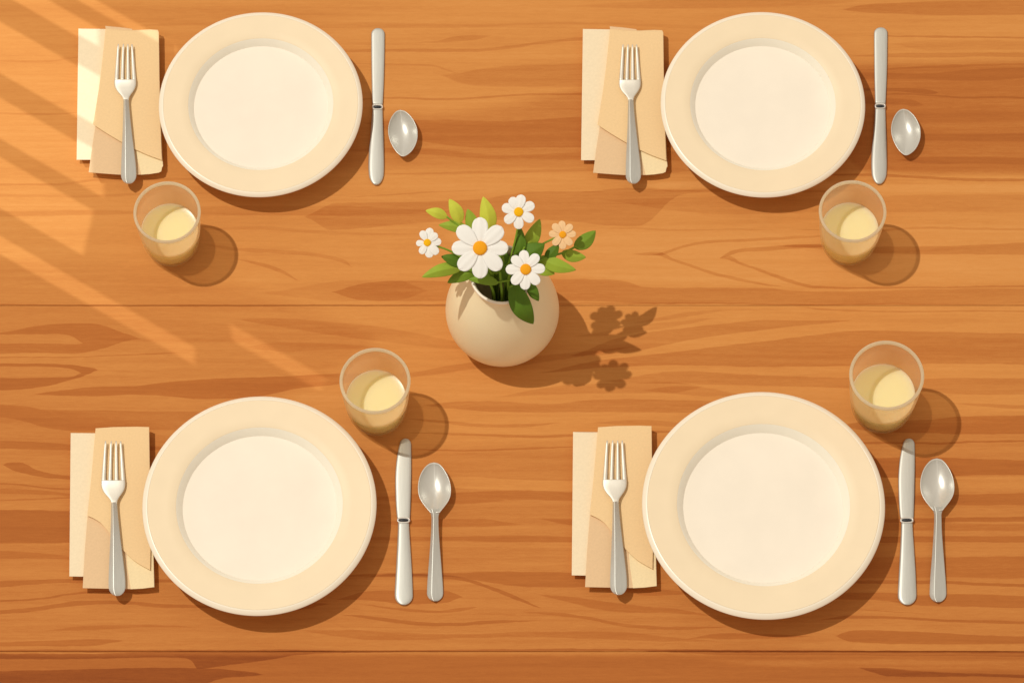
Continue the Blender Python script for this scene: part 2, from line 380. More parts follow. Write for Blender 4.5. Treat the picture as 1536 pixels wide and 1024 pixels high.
    for t, soft, pts in S:
        tops, bots = [], []
        pts = list(pts)
        if pts[0][0] > -50 and pts[0][2] - pts[0][1] > .1:      # streaks end in a point
            m0 = (pts[0][1] + pts[0][2]) / 2; pts.insert(0, (pts[0][0] - 45, m0, m0))
        if pts[-1][0] < 1590 and pts[-1][2] - pts[-1][1] > .1:
            m0 = (pts[-1][1] + pts[-1][2]) / 2; pts.append((pts[-1][0] + 45, m0, m0))
        if pts[0][0] > -50:                                      # beyond its tips a streak has negative width: nothing there
            m0 = (pts[0][1] + pts[0][2]) / 2; pts.insert(0, (pts[0][0] - 40, m0 + 4, m0 - 4))
        if pts[-1][0] < 1590:
            m0 = (pts[-1][1] + pts[-1][2]) / 2; pts.append((pts[-1][0] + 40, m0 + 4, m0 - 4))
        for px, yt, yb in pts:
            a = norm(px, yt); b = norm(px, yb)
            tops.append(a); bots.append(b)
        xin = math_('MULTIPLY_ADD', d, 1e-6, x01)   # keeps the shader evaluating one streak after another
        ct, cb = curve(tops, xin), curve(bots, xin)
        k = WY / (max(soft * .8, .9) * P)
        a = math_('MULTIPLY_ADD', math_('SUBTRACT', ct, y01), k, .12 if soft < 5 else 0, clamp=True)
        b = math_('MULTIPLY_ADD', math_('SUBTRACT', y01, cb), k, .12 if soft < 5 else 0, clamp=True)
        d = math_('MULTIPLY_ADD', math_('MULTIPLY', a, b), t * (1.12 if soft < 5 else 1.15), d)
    # fibres
    f = noise(1.0, 55, 420, 4, 1.2, .6, off=5)
    d = math_('ADD', d, math_('MULTIPLY_ADD', f, .20, -.10))
    f2 = noise(1.0, 5, 150, 3, .8, .6, off=9)
    d = math_('ADD', d, math_('MULTIPLY_ADD', f2, .22, -.11))
    g = noise(700, 1, 1, 2)
    d = math_('ADD', d, math_('MULTIPLY_ADD', g, .10, -.05))
    rp = N.new('ShaderNodeValToRGB'); cr = rp.color_ramp
    stops = [(0, (234, 164, 92)), (.3, (217, 142, 71)), (.6, (189, 110, 49)), (.9, (160, 84, 34)), (1, (145, 73, 29))]
    cr.elements[0].position = 0; cr.elements[0].color = alb(*stops[0][1])
    cr.elements[1].position = 1; cr.elements[1].color = alb(*stops[-1][1])
    for p_, c_ in stops[1:-1]:
        e = cr.elements.new(p_); e.color = alb(*c_)
    L.new(d, rp.inputs[0])
    b = N.new('ShaderNodeBsdfPrincipled'); L.new(rp.outputs[0], b.inputs['Base Color'])
    b.inputs['Roughness'].default_value = .7; b.inputs['Specular IOR Level'].default_value = .12
    bp = N.new('ShaderNodeBump'); bp.inputs['Strength'].default_value = .12; bp.inputs['Distance'].default_value = .0005
    L.new(f, bp.inputs['Height']); L.new(bp.outputs[0], b.inputs['Normal'])
    L.new(b.outputs[0], out.inputs[0])
    print('wood nodes', len(N))
    return m
M['wood'] = wood_material()

tab = bpy.data.objects.new('table_top', None); C.objects.link(tab)
tab['kind'] = 'structure'
tab['label'] = 'orange brown wooden table top with long dark grain'; tab['category'] = 'table'
ys = [1.05, W(0, -170).y, W(0, 458).y, W(0, 976.5).y, -1.05]
for a, b in zip(ys, ys[1:]):
    bm = bmesh.new()
    g = .0002
    x0, x1, y0, y1 = -1.15, 1.15, b + g, a - g
    c = .0004
    rings = [[(x0, y0, -.03), (x1, y0, -.03), (x1, y1, -.03), (x0, y1, -.03)],
             [(x0, y0, -c), (x1, y0, -c), (x1, y1, -c), (x0, y1, -c)],
             [(x0 + c, y0 + c, 0), (x1 - c, y0 + c, 0), (x1 - c, y1 - c, 0), (x0 + c, y1 - c, 0)]]
    loft(bm, rings)
    link('plank', bm, M['wood'], tab, smooth=False)

# ------------------------------------------------------------------ plates
def make_plate():
    """unit plate, radius 1 (scaled per copy by mesh), height .25"""
    t = empty('dinner_plate', (0, 0, 0), '', 'plate')
    return t
def plate(cx, cy, Rpx, label):
    R = Rpx * P * (1 + (512 - cy) / FPX * math.tan(TH))  # depth correction: farther rows need a larger radius
    h = .300 * R
    loc = W(cx, cy + .3, h); loc.z = 0
    t = empty('dinner_plate', loc, label, 'plate', 'cream dinner plates laid on the table')
    def S_(pr): return [(r * R, (z + .055) * R if z > .1 else z * R * 1.2) for r, z in pr]
    # body: rim and underside
    bm = bmesh.new()
    prof = [(.712, .226), (.722, .2315), (.80, .2345), (.88, .2400), (.950, .2456), (.954, .2458), (.954, .236),
            (.90, .195), (.80, .14), (.70, .07), (.62, .02), (.60, 0), (.57, 0), (.56, .012), (.40, .02), (0, .02)]
    lathe(bm, S_(prof), 192)
    link('rim', bm, M['china'], t)
    bm = bmesh.new()
    lathe(bm, S_([(.9545, .2445), (.956, .2468), (.961, .2470), (.974, .241), (.991, .230), (.999, .222), (1, .219), (.996, .215), (.9545, .205)]), 192, closed=True)
    link('lip', bm, M['lip'], t)
    bm = bmesh.new()
    lathe(bm, S_([(.660, .1555), (.655, .1545), (.5, .154), (0, .154)]), 192)
    link('well', bm, M['china_well'], t)
    bm = bmesh.new()
    lathe(bm, S_([(.7118, .2258), (.7065, .2225), (.6635, .1600), (.6602, .1556)]), 192)
    link('well_edge', bm, M['edge'], t, sharp=25)
    return t
plate(391, 154.5, 152, 'cream dinner plate above the tumbler at the sunlit end, beside striped light')
plate(1144.5, 154.5, 152.5, 'cream dinner plate with a tumbler below its lower right edge, far row')
plate(389, 755.5, 174.5, 'large cream dinner plate with a tumbler touching its upper right edge, near row')
plate(1145.5, 754.8, 181, 'largest cream dinner plate, near row, between napkin and long spoon setting at right')

# ------------------------------------------------------------------ tumblers
def tumbler(cx, cy, rx, label):
    k = rx / 49.5 * P * (1 + (512 - cy) / FPX * math.tan(TH))
    H = 120 * k
    loc = W(cx, cy, H); loc.z = 0
    t = empty('tumbler', loc, label, 'glass', 'tumblers of pale drink')
    def S_(pr): return [(r * k, z * k) for r, z in pr]
    outer = smooth_pts([(36, 2), (39.2, 8), (41.8, 20), (43.6, 36), (45.2, 55)], 5)
    outer2 = smooth_pts([(45.2, 55.2), (46.8, 75), (48.2, 98), (49.3, 116)], 5)
    bm = bmesh.new()
    lathe(bm, S_([(0, .5), (30, 0), (34.5, .3)] + outer + [(43.2, 55)] + [(41.2, 40), (38, 12), (30, 9), (0, 9)]), 128)
    link('base', bm, M['glass_base'], t)
    bm = bmesh.new()
    lathe(bm, S_(outer2 + [(45.6, 116), (44.6, 90), (43.2, 70), (42.4, 55.4)]), 128)
    link('wall', bm, M['glass'], t)
    bm = bmesh.new()
    lathe(bm, S_([(49.3, 116.2), (49.7, 118.4), (49.2, 120.3), (47.8, 121.2), (46.2, 120.8), (45.2, 118.8), (45.3, 116.2)]), 128, closed=True)
    link('rim', bm, M['glass_rim'], t)
    bm = bmesh.new()
    lathe(bm, S_([(0, 9.5), (29, 9.5), (37, 13), (40.2, 40), (42.0, 53.5), (42.3, 55.0), (41.4, 54.6), (30, 54.4), (0, 54.4)]), 128)
    link('drink', bm, M['drink'], t)
tumbler(250.5, 318, 49.5, 'tumbler of pale drink standing below the fork end, in the striped sunlight corner')
tumbler(1279, 316.5, 49.7, 'tumbler of pale drink between the far row plate and the knife beside it')
tumbler(562.5, 570.5, 52.2, 'tumbler of pale drink nearest the vase, above the near row knife tip')
tumbler(1330.2, 562.3, 55, 'widest tumbler of pale drink, above the knife and long spoon')

# ------------------------------------------------------------------ cutlery
def prof_pts(rows, sub=5):
    return smooth_pts(rows, sub)

class Flat:
    """maps picture pixels + height in pixels into an object's local metres"""
    def __init__(s, ox, oy, z0=0.0):
        s.z0 = z0; s.o = W(ox, oy, 0)
    def p(s, x, y, h):
        z = s.z0 + h * P
        v = W(x, y, z)
        return (v.x - s.o.x, v.y - s.o.y, z)

def slab_rings(F, rows, sec):
    """rows: (y, xl, xr, z); sec(u)->list of (frac across 0..1, dz px) closed ring"""
    rings = []
    for y, xl, xr, z in rows:
        w = xr - xl
        rings.append([F.p(xl + f * w, y, z + dz * min(1, w / 8)) for f, dz in sec])
    return rings
# ring sections (frac, height px): start left-bottom, clockwise over the top
SEC_RIDGE = [(.12, 0), (.02, 1.0), (0, 1.9), (.04, 2.8), (.27, 6.2), (.31, 6.3), (.95, 2.3), (1, 1.6), (.97, .9), (.85, 0)]
SEC_FLAT = [(.14, 0), (.03, .9), (0, 1.8), (.03, 2.6), (.10, 3.1), (.3, 3.35), (.7, 3.35), (.9, 3.1), (.97, 2.6), (1, 1.8), (.97, .9), (.86, 0)]
SEC_KNIFE = [(.12, 0), (.02, 1.5), (0, 2.6), (.04, 3.8), (.12, 4.8), (.25, 5.15), (.5, 5.0), (.75, 4.6), (.9, 3.9), (.97, 3.1), (1, 2.3), (.97, 1.4), (.85, 0)]
SEC_TINE = [(.2, 0), (0, 1.2), (.12, 2.4), (.5, 3.1), (.88, 2.4), (1, 1.2), (.8, 0)]
SEC_BLADE = [(.1, 0), (0, .8), (.03, 1.6), (.10, 2.2), (.2, 2.5), (.8, 2.1), (.94, 1.7), (1, .9), (.9, 0)]

def rows_round(rows, top=None, bottom=None, n=6):
    """rows (y, xl, xr, z) -> adds rounded ends of length top/bottom"""
    out = list(rows)
    if top:
        y, a, b, z = rows[0]; c, r = (a + b) / 2, (b - a) / 2; ex = []
        for i in range(n, 0, -1):
            th = math.pi / 2 * i / (n + .35); ex.append((y - top * math.sin(th), c - r * math.cos(th), c + r * math.cos(th), z))
        out = ex + out
    if bottom:
        y, a, b, z = rows[-1]; c, r = (a + b) / 2, (b - a) / 2
        for i in range(1, n + 1):
            th = math.pi / 2 * i / (n + .35); out.append((y + bottom * math.sin(th), c - r * math.cos(th), c + r * math.cos(th), z))
    return out

def fork(cx, ty, k, label, z0):
    def X(x): return cx + (x - 188) * k
    def Y(y): return ty + (y - 65.4) * k
    F = Flat(cx, Y(180), z0)
    t = empty('fork', (F.o.x, F.o.y, 0), label, 'fork', 'steel forks laid on the napkins')
    def R(rows): return [(Y(y), X(a), X(b), z) for y, a, b, z in rows]
    bm = bmesh.new()
    head = smooth_pts([(119.4, 171.6, 204.3, 3.2), (124, 171.3, 204.5, 2.6), (129, 171.8, 204.0, 2.6), (133.5, 173.6, 202.4, 3.0), (138, 176.6, 199.6, 3.6),
                       (143, 181.2, 195.9, 4.6), (147, 184.0, 193.9, 5.4), (151, 185.0, 193.2, 5.6)], 4)
    loft(bm, slab_rings(F, R(head), SEC_FLAT))
    gaps = [(178.6 - .2, 3.0), (186.8, 3.0), (195.0, 3.0)]
    edges = [(171.6, 176.9), (179.9, 185.2), (188.2, 193.5), (196.7, 204.3)]
    edges = [(171.6, 177.7), (180.7, 186.0), (189.4, 194.9), (198.2, 204.4)]
    tips = [(176.3, 178.8), (183.8, 186.3), (190.6, 193.0), (196.6, 199.0)]
    for (a, b), (c, d) in zip(edges, tips):
        rows = []
        for i in range(13):
            u = i / 12
            y = 65.4 + 1.0 + u * 55.5
            s = u ** .8
            w = (d - c) + ((b - a) - (d - c)) * min(1, s * 1.05)
            m_ = (c + d) / 2 * (1 - u) + (a + b) / 2 * u
            if i == 0: w *= .55
            rows.append((y, m_ - w / 2, m_ + w / 2, 3.0 + 4.2 * (1 - u) ** 1.6 - 1.2 * math.sin(math.pi * u)))
        loft(bm, slab_rings(F, R(rows), SEC_TINE))
    link('head', bm, M['steel_pale'], t)
    bm = bmesh.new()
    rows = smooth_pts([(149, 185.1, 193.3, 5.4), (160, 184.9, 193.9, 5.6), (180, 184.5, 195.8, 5.6), (205, 183.6, 198.7, 4.6), (230, 182.5, 201.8, 3.0),
                       (250, 181.7, 204.0, 1.6), (263, 181.6, 204.5, .8)], 4)
    rows = rows_round(rows, bottom=13.2)
    loft(bm, slab_rings(F, R(rows), SEC_RIDGE))
    o = link('handle', bm, M['steel'], t, sharp=14)
    return t

def spoon(cx, ty, k, label, handle=True, bottom=None):
    """picture geometry of the near row spoon: bowl 627-677 x 693-770, tail to 902; small ones are the bowl alone"""
    def X(x): return cx + (x - 652) * k
    def Y(y): return ty + (y - 693) * k
    F = Flat(cx, Y(735), 0)
    t = empty('spoon' , (F.o.x, F.o.y, 0), label, 'spoon', 'steel spoons' if handle else 'handleless spoons')
    # bowl: outline by angle
    if handle:
        out = [(693, 651, 651), (694.5, 644.5, 657.5), (699, 638.5, 663), (706, 633.2, 668), (715, 629.3, 672.6), (725, 627.2, 675.6), (735, 627.0, 676.6),
               (744, 628.6, 675.6), (752, 632.2, 672.2), (759, 637.3, 667.2), (765, 642.2, 662.4), (769, 645.6, 659.4)]
    else:
        out = [(693, 647.5, 647.5), (694.4, 642.0, 654.0), (698, 637.3, 659.6), (705, 632.2, 666.6), (714, 628.4, 672.0), (724, 626.4, 676.2), (735, 626.6, 677.4),
               (746, 629.4, 676.3), (756, 633.8, 672.6), (764, 639.0, 667.6), (769.5, 644.2, 661.6), (772.6, 648.4, 656.6), (773.6, 651, 653.4)]
    out = smooth_pts(out, 3)
    bm = bmesh.new()
    NS = 28
    # top concave surface with rim, then convex underside
    y0, y1 = out[0][0], out[-1][0]
    yc = (y0 + y1) / 2
    rings_t, rings_b = [], []
    depth, rimh = 11.0, 13.0
    cyc = 734.0; ctr = 652.0
    # polar grid: outline points
    ol = [(a, y) for y, a, b in out] + [(b, y) for y, a, b in out[::-1]]
    # remove duplicates
    poly = []
    for q in ol:
        if not poly or (abs(q[0] - poly[-1][0]) + abs(q[1] - poly[-1][1])) > .25: poly.append(q)
    def ring(f, zf):
        return [F.p(X(ctr + (x - ctr) * f), Y(cyc + (y - cyc) * f), zf) for x, y in poly]
    tops = [(1, 16.0), (.985, 16.7), (.955, 16.7), (.935, 15.6), (.88, 13.2), (.80, 10.9), (.7, 8.4), (.58, 6.1), (.44, 4.1), (.28, 2.5), (.12, 1.7)]
    bots = [(1, 16.0), (.985, 15.0), (.93, 11.2), (.82, 6.2), (.66, 1.8), (.45, .3), (.2, 0)]
    rt = [[bm.verts.new(p) for p in ring(f, z)] for f, z in tops]
    rb = [rt[0]] + [[bm.verts.new(p) for p in ring(f, z)] for f, z in bots[1:]]
    n = len(poly)
    for seq in (rt, rb):
        for a, b in zip(seq, seq[1:]):
            for i in range(n):
                bm.faces.new((a[i], a[(i + 1) % n], b[(i + 1) % n], b[i]))
        bm.faces.new(seq[-1])
    link('bowl', bm, M['steel_bowl'], t)
    if handle:
        bm = bmesh.new()
        rows = smooth_pts([(763, 642.0, 662.2, 12.4), (766, 643.6, 660.8, 12.3), (769, 645.6, 659.2, 12.2), (774, 647.0, 657.8, 11.8), (780, 647.2, 657.8, 11.0), (800, 646.4, 658.4, 9.0), (830, 644.4, 660.6, 6.2),
                           (860, 642.0, 663.0, 3.2), (880, 640.8, 664.4, 1.6), (889, 640.5, 664.7, 1.0)], 3)
        rows = rows_round(rows, bottom=12.5)
        loft(bm, slab_rings(F, [(Y(y), X(a), X(b), z) for y, a, b, z in rows], SEC_RIDGE))
        link('handle', bm, M['steel'], t, sharp=14)
    return t

def knife(rows_b, rows_h, collar, label, ox, oy):
    F = Flat(ox, oy, 0)
    t = empty('table_knife', (F.o.x, F.o.y, 0), label, 'knife', 'steel table knives')
    bm = bmesh.new()
    loft(bm, slab_rings(F, rows_b, SEC_BLADE)); link('blade', bm, M['steel'], t)
    bm = bmesh.new()
    loft(bm, slab_rings(F, rows_h, SEC_KNIFE)); link('handle', bm, M['steel'], t)
    y0, y1, xa, xb = collar
    bm = bmesh.new()
    c, w, ym, hh = (xa + xb) / 2, (xb - xa) / 2, (y0 + y1) / 2, (y1 - y0) / 2
    rings = []
    for s, z in [(1, 0.3), (1.03, 3.0), (1.0, 5.8), (.90, 6.6), (.74, 6.6), (.70, 5.6)]:
        ring = []
        for i in range(28):
            a = 2 * math.pi * i / 28
            ca, sa = math.cos(a), math.sin(a)
            ex = 2 / 3.2
            ring.append(F.p(c + w * (s if s > .8 else s + .1) * math.copysign(abs(ca) ** ex, ca), ym + hh * s * (1 if s > .8 else .85) * math.copysign(abs(sa) ** ex, sa), z))
        rings.append(ring)
    loft(bm, rings)
    bo = link('bolster', bm, M['lip_steel'], t)
    bm = bmesh.new()
    rings = []
    for z in (5.4, 6.1):
        rings.append([F.p(c + w * .74 * math.cos(2 * math.pi * i / 24), ym + .2 + hh * .5 * math.sin(2 * math.pi * i / 24), z) for i in range(24)])
    loft(bm, rings); link('groove', bm, M['dark'], bo)
    return t
M['lip_steel'] = pmat('polished_pale_bolster', (.86, .84, .80, 1), .4, metal=.6, amt=.02)

def knife_small(dx, dy, label):
    b = [(60, 556.8, 577.2, 1.2), (100, 557.1, 576.6, 1.2), (130, 557.6, 575.6, 1.4), (158, 558.4, 574.2, 1.8)]
    rb = rows_round(smooth_pts([(51, 556.9, 577.1, 1.2)] + b, 4), top=8.5)
    h = [(163, 558.4, 573.9, .8), (180, 557.4, 574.4, .8), (205, 555.4, 575.4, .6), (230, 553.2, 576.0, .4), (248, 552.6, 576.2, .2), (258, 553.0, 575.9, .1)]
    rh = rows_round(smooth_pts(h, 4), bottom=20)
    mv = lambda rows: [(y + dy, a + dx, c + dx, z) for y, a, c, z in rows]
    return knife(mv(rb), mv(rh), (156.5 + dy, 164.5 + dy, 557.9 + dx, 574.4 + dx), label, 566 + dx, 160 + dy)
def knife_long(dx, dy, label, w=1.0):
    b = [(672, 597.9, 616.9, 1.2), (690, 594.8, 617.2, 1.2), (715, 592.9, 617.2, 1.2), (745, 593.3, 616.6, 1.2), (765, 594.4, 615.8, 1.4), (777, 595.6, 615.2, 1.8)]
    rb = rows_round(smooth_pts([(666, 599.6, 616.7, 1.2)] + b, 4), top=8.8)
    h = [(783, 597.0, 613.6, .8), (800, 596.6, 614.4, .8), (830, 595.2, 616.4, .6), (860, 593.6, 618.2, .4), (885, 592.2, 619.2, .2), (893, 592.1, 619.4, .1)]
    rh = rows_round(smooth_pts(h, 4), bottom=14)
    mv = lambda rows: [(y + dy, 605.5 + (a - 605.5) * w + dx, 605.5 + (c - 605.5) * w + dx, z) for y, a, c, z in rows]
    return knife(mv(rb), mv(rh), (775.3 + dy, 783.9 + dy, 605.5 - 10.0 * w + dx, 605.3 + 9.8 * w + dx), label, 605 + dx, 780 + dy)

NZ = 19.2 * P      # top of a folded napkin
fork(188, 65.4, 1.0, 'fork on the folded napkin crossed by striped sunlight, above a tumbler', NZ)
fork(945, 66, .997, 'fork on the far row napkin farther from the striped sunlight', NZ)
fork(170, 660, 1.108, 'long fork on the near row napkin at the sunlit end of the table', NZ)
fork(922.3, 659, 1.106, 'long fork on the napkin beside the largest plate', NZ)
knife_small(0, 0, 'knife between far row plate and handleless spoon bowl, towards the sunlit end')
knife_small(754.2, -1.2, 'knife beside the tumbler rim and far row plate, next to a handleless spoon')
knife_long(0, 0, 'long round tipped knife whose tip lies in the shadow of the tumbler near the vase')
knife_long(755, 0, 'long round tipped knife whose tip lies in the shadow of the widest tumbler', 1.03)
spoon(604.5, 165, .868, 'small spoon bowl without handle lying right of the knife nearer the flower vase', handle=False)
spoon(1359, 163.5, .866, 'small spoon bowl without handle lying right of the knife above the tumbler at right', handle=False)
spoon(652, 693, 1.0, 'long handled spoon right of the knife, between the two near row plates')
spoon(1406.3, 687, 1.035, 'long handled spoon at the right end of the near row, beside the largest plate setting')

# ------------------------------------------------------------------ napkins
def sheet(F, pts, z0, z1, inset=.55, sub=1, zfun=None):
    """a folded cloth layer: soft slab whose underside is tucked in"""
    bm = bmesh.new()
    n = len(pts)
    cx = sum(p[0] for p in pts) / n; cy = sum(p[1] for p in pts) / n
    h = z1 - z0
    def ring(off, z):
        out = []
        for i, (x, y) in enumerate(pts):
            x0, y0 = pts[i - 1]; x2, y2 = pts[(i + 1) % n]
            ax, ay = x - x0, y - y0; bx, by = x2 - x, y2 - y
            la = math.hypot(ax, ay) or 1; lb = math.hypot(bx, by) or 1
            nx, ny = (-ay / la - by / lb), (ax / la + bx / lb)
            ln_ = math.hypot(nx, ny) or 1
            nx, ny = nx / ln_, ny / ln_
            if area < 0: nx, ny = -nx, -ny
            q = (x + nx * off, y + ny * off)
            out.append(F.p(q[0], q[1], z + (zfun(q[0], q[1]) if zfun and z > z0 + .01 else 0)))
        return out
    area = sum(pts[i][0] * pts[(i + 1) % n][1] - pts[(i + 1) % n][0] * pts[i][1] for i in range(n))
    # fit the perspective rise: F.p places each ring where its own height shows, so keep the ground footprint
    rings = []
    for off, z in [(h * inset + 1.0, z0), (.5, z1 - 1.3), (0, z1 - .8), (.15, z1 - .25), (.7, z1)]:
        rings.append(ring(off, z))
    vs = [[bm.verts.new(p) for p in r] for r in rings]
    for a, b in zip(vs, vs[1:]):
        for i in range(n):
            bm.faces.new((a[i], a[(i + 1) % n], b[(i + 1) % n], b[i]))
    from mathutils.geometry import tessellate_polygon
    for tri in tessellate_polygon([[Vector((x, y, 0)) for x, y in pts]]):
        for ring_ in (vs[0], vs[-1]):
            try: bm.faces.new([ring_[i] for i in tri])
            except ValueError: pass
    return bm

def dens(pts, step=7):
    out = []
    n = len(pts)
    for i in range(n):
        a, b = pts[i], pts[(i + 1) % n]
        k = max(1, int(math.hypot(b[0] - a[0], b[1] - a[1]) / step))
        for j in range(k): out.append((a[0] + (b[0] - a[0]) * j / k, a[1] + (b[1] - a[1]) * j / k))
    return out

def napkin(under, back, left_low, right_low, flap, label, ox, oy):
    F = Flat(ox, oy, 0)
    t = empty('napkin', (F.o.x, F.o.y, 0), label, 'napkin', 'folded napkins under the forks')
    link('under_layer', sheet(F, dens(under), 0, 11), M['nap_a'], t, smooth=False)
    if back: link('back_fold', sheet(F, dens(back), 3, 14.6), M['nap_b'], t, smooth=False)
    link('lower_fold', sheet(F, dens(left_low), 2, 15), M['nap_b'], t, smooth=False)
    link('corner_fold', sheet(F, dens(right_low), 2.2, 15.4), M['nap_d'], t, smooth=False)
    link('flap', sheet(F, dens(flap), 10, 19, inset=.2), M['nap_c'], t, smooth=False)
    return t

def curve_pts(p, sub=6): return smooth_pts(p, sub)
def nap_small(dx, dy, label, tweak=0):
    mv = lambda q: [(x + dx, y + dy) for x, y in q]
    under = [(117.7, 43.2), (170, 44), (170, 240), (115, 240)]
    back = [(158, 39.2), (178, 41), (198, 43.6), (205, 60), (160, 60)]
    lc = curve_pts([(139.6, 186.8), (158, 199), (182.3, 213.5), (202, 224), (222, 233), (243, 240.6)])
    lower = [(146, 150), (215, 150), (215, 262.2), (182, 262.4), (160, 261), (133, 258.8), (138, 222), (143, 190)]
    right = [(195, 150), (240.5, 150), (243.6, 236), (244.8, 249), (243.2, 251.5), (242, 257.3), (238, 259.3), (225, 261.3), (212, 262.2), (203.5, 228)]
    flap = curve_pts([(158.4, 43.5), (156, 68), (153, 96), (149, 128), (144, 160), (139.6, 186.8)]) + lc[1:] + [(241, 190), (239.4, 120), (238.4, 48.5), (236.8, 45.2), (225, 44.6), (205, 45.4), (185, 45.4), (170, 44.2)]
    return napkin(mv(under), mv(back), mv(lower), mv(right), mv(flap), label, 180 + dx, 150 + dy)
def nap_large(dx, dy, label, sx=1.0):
    mv = lambda q: [(105 + (x - 105) * sx + dx, y + dy) for x, y in q]
    under = [(106, 649), (160, 649.5), (160, 865), (104, 864)]
    lc = curve_pts([(131, 773), (141, 777.5), (151, 784), (160, 793.5), (171, 808), (185, 825), (200, 839.5), (214, 848.5), (225.4, 854.6)])
    lower = [(136, 730), (200, 730), (200, 883), (170, 882.6), (124, 881.6), (127, 828), (131, 777)]
    right = [(183, 730), (227, 730), (229.5, 800), (231.6, 880), (214, 882.2), (196, 883.2), (191, 850)]
    flap = curve_pts([(143.4, 642), (141, 670), (137.5, 710), (134, 745), (131, 773)]) + lc[1:] + [(226.2, 820), (225.4, 745), (223.8, 640.2), (205, 639.6), (170, 640.2)]
    return napkin(mv(under), None, mv(lower), mv(right), mv(flap), label, 168 + dx, 760 + dy)
nap_small(0, 0, 'folded cream and tan napkin in the striped sunlight, under a fork')
nap_small(756.6, .6, 'folded cream and tan napkin in the far row, away from the striped sunlight')
nap_large(0, 0, 'folded cream and tan napkin in the near row, towards the sunlit end')
nap_large(753.6, -1.6, 'folded cream and tan napkin touching the largest plate', 1.0)

# ------------------------------------------------------------------ vase and flowers
VZ = 62 * P
vloc = W(753.5, 467, VZ); vloc.z = 0
vase = empty('vase', vloc, 'round cream ceramic vase holding daisies at the middle of the table', 'vase')
bm = bmesh.new()
outer = smooth_pts([(46, 0), (60, 7), (73, 24), (81.5, 45), (84.5, 64), (83.4, 84), (78.6, 108), (71, 132), (61, 154), (51, 172), (44.6, 184), (43.6, 191), (46, 197.5)], 5)
inner = smooth_pts([(43, 198.6), (40.2, 191), (41.2, 184), (48, 170), (58, 152), (75, 108), (80, 64), (70, 26), (45, 8)], 5)
lathe(bm, [(r * P, z * P) for r, z in [(0, 1), (40, 1), (42, 0)] + outer + [(46.2, 199.2), (44.8, 199.9)] + inner + [(0, 8)]], 160)
link('body', bm, M['vase'], vase)
bm = bmesh.new()
lathe(bm, [(r * P, z * P) for r, z in [(46.6, 198.0), (47.6, 200.2), (47.0, 202.2), (45.2, 203.0), (43.4, 202.2), (42.8, 200.2), (43.4, 198.0)]], 128, closed=True)
link('lip', bm, M['lip'], vase)
def mouth(x=0, y=0, h=195):
    return (vloc.x + x * P, vloc.y + y * P, h * P)

def leaf_mesh(base, tip, hw, fold=.30, bow=.12, side=None, taper=1.0):
    """one leaf blade: pointed oval with a raised keel and a slight arch"""
    a, b = Vector(base), Vector(tip)
    ax = b - a; Ln = ax.length; axn = ax.normalized()
    up = Vector((0, -.38, .92)) if side is None else Vector(side)
    sd = axn.cross(up).normalized(); nn = sd.cross(axn).normalized()
    bm = bmesh.new()
    n = 18; m_ = 8
    hw = hw * P
    grid = []
    for i in range(n + 1):
        u = i / n
        w = hw * (math.sin(math.pi * u ** (.80 * taper)) ** .80 if 0 < u < 1 else 0) + .35 * P
        if u > .985: w = .15 * P
        c = a + ax * u + nn * (bow * Ln * math.sin(math.pi * u)) + sd * (.05 * Ln * math.sin(math.pi * u))
        row = []
        for j in range(-m_, m_ + 1):
            v = j / m_
            row.append(c + sd * (v * w) + nn * (abs(v) * -fold * w))
        grid.append(row)
    th = nn * (.7 * P)
    T = [[bm.verts.new(p) for p in r] for r in grid]
    B = [[bm.verts.new(p - th) for p in r] for r in grid]
    W_ = 2 * m_
    for i in range(n):
        for j in range(W_):
            bm.faces.new((T[i][j], T[i][j + 1], T[i + 1][j + 1], T[i + 1][j]))
            bm.faces.new((B[i][j], B[i + 1][j], B[i + 1][j + 1], B[i][j + 1]))
        bm.faces.new((T[i][0], T[i + 1][0], B[i + 1][0], B[i][0]))
        bm.faces.new((T[i][W_], B[i][W_], B[i + 1][W_], T[i + 1][W_]))
    bm.faces.new([T[0][j] for j in range(W_ + 1)] + [B[0][j] for j in range(W_, -1, -1)])
    bm.faces.new([T[n][j] for j in range(W_, -1, -1)] + [B[n][j] for j in range(W_ + 1)])
    return bm

def Q(px, py, h):
    return tuple(W(px, py, h * P))
def stem_obj(parent, pts, r, name='stem', mat=None):
    o = parent.location
    pts = smooth_pts([tuple(Vector(p) - o) for p in pts], 8)
    bm = bmesh.new(); tube(bm, pts, r * P, r * P * .8)
    return link(name, bm, mat or M['stem'], parent)

def sprig(label, stems, leaves):
    root = Vector(stems[0][0])
    t = empty('leafy_sprig', root, label, 'sprig', 'leafy sprigs in the vase')
    for s in stems: stem_obj(t, s[:-1], s[-1])
    for base, tip, hw, mt, *kw in leaves:
        kw = kw[0] if kw else {}
        bm = leaf_mesh(Vector(Q(*base)) - root, Vector(Q(*tip)) - root, hw, **kw)
        link('leaf', bm, M[mt], t)
    return t

sprig('lime green sprig with three leaves reaching away from the vase above the big daisy',
      [(mouth(-8, 4, 60), mouth(-12, 8, 190), Q(724, 378, 240), Q(700, 350, 262), Q(670, 325, 278), 1.9),
       (Q(712, 362, 252), Q(700, 352, 258), Q(689, 332, 270), 1.4)],
      [((671, 326, 278), (638.5, 315.8, 286), 7.4, 'lime'), ((690.5, 336, 270), (674, 298.5, 288), 9.6, 'lime'),
       ((704, 346, 262), (658, 337.5, 270), 8.0, 'green')])
sprig('pair of upright green leaves standing behind the big daisy',
      [(mouth(-4, 10, 60), mouth(-4, 12, 190), Q(735, 380, 235), Q(733, 345, 258), 1.7),
       (mouth(-6, 10, 190), Q(722, 375, 240), Q(709, 348, 256), 1.6)],
      [((709, 350, 256), (701.5, 313.5, 276), 9.0, 'green'), ((733, 352, 255), (724.8, 295, 285), 12.0, 'lime', dict(fold=.4))])
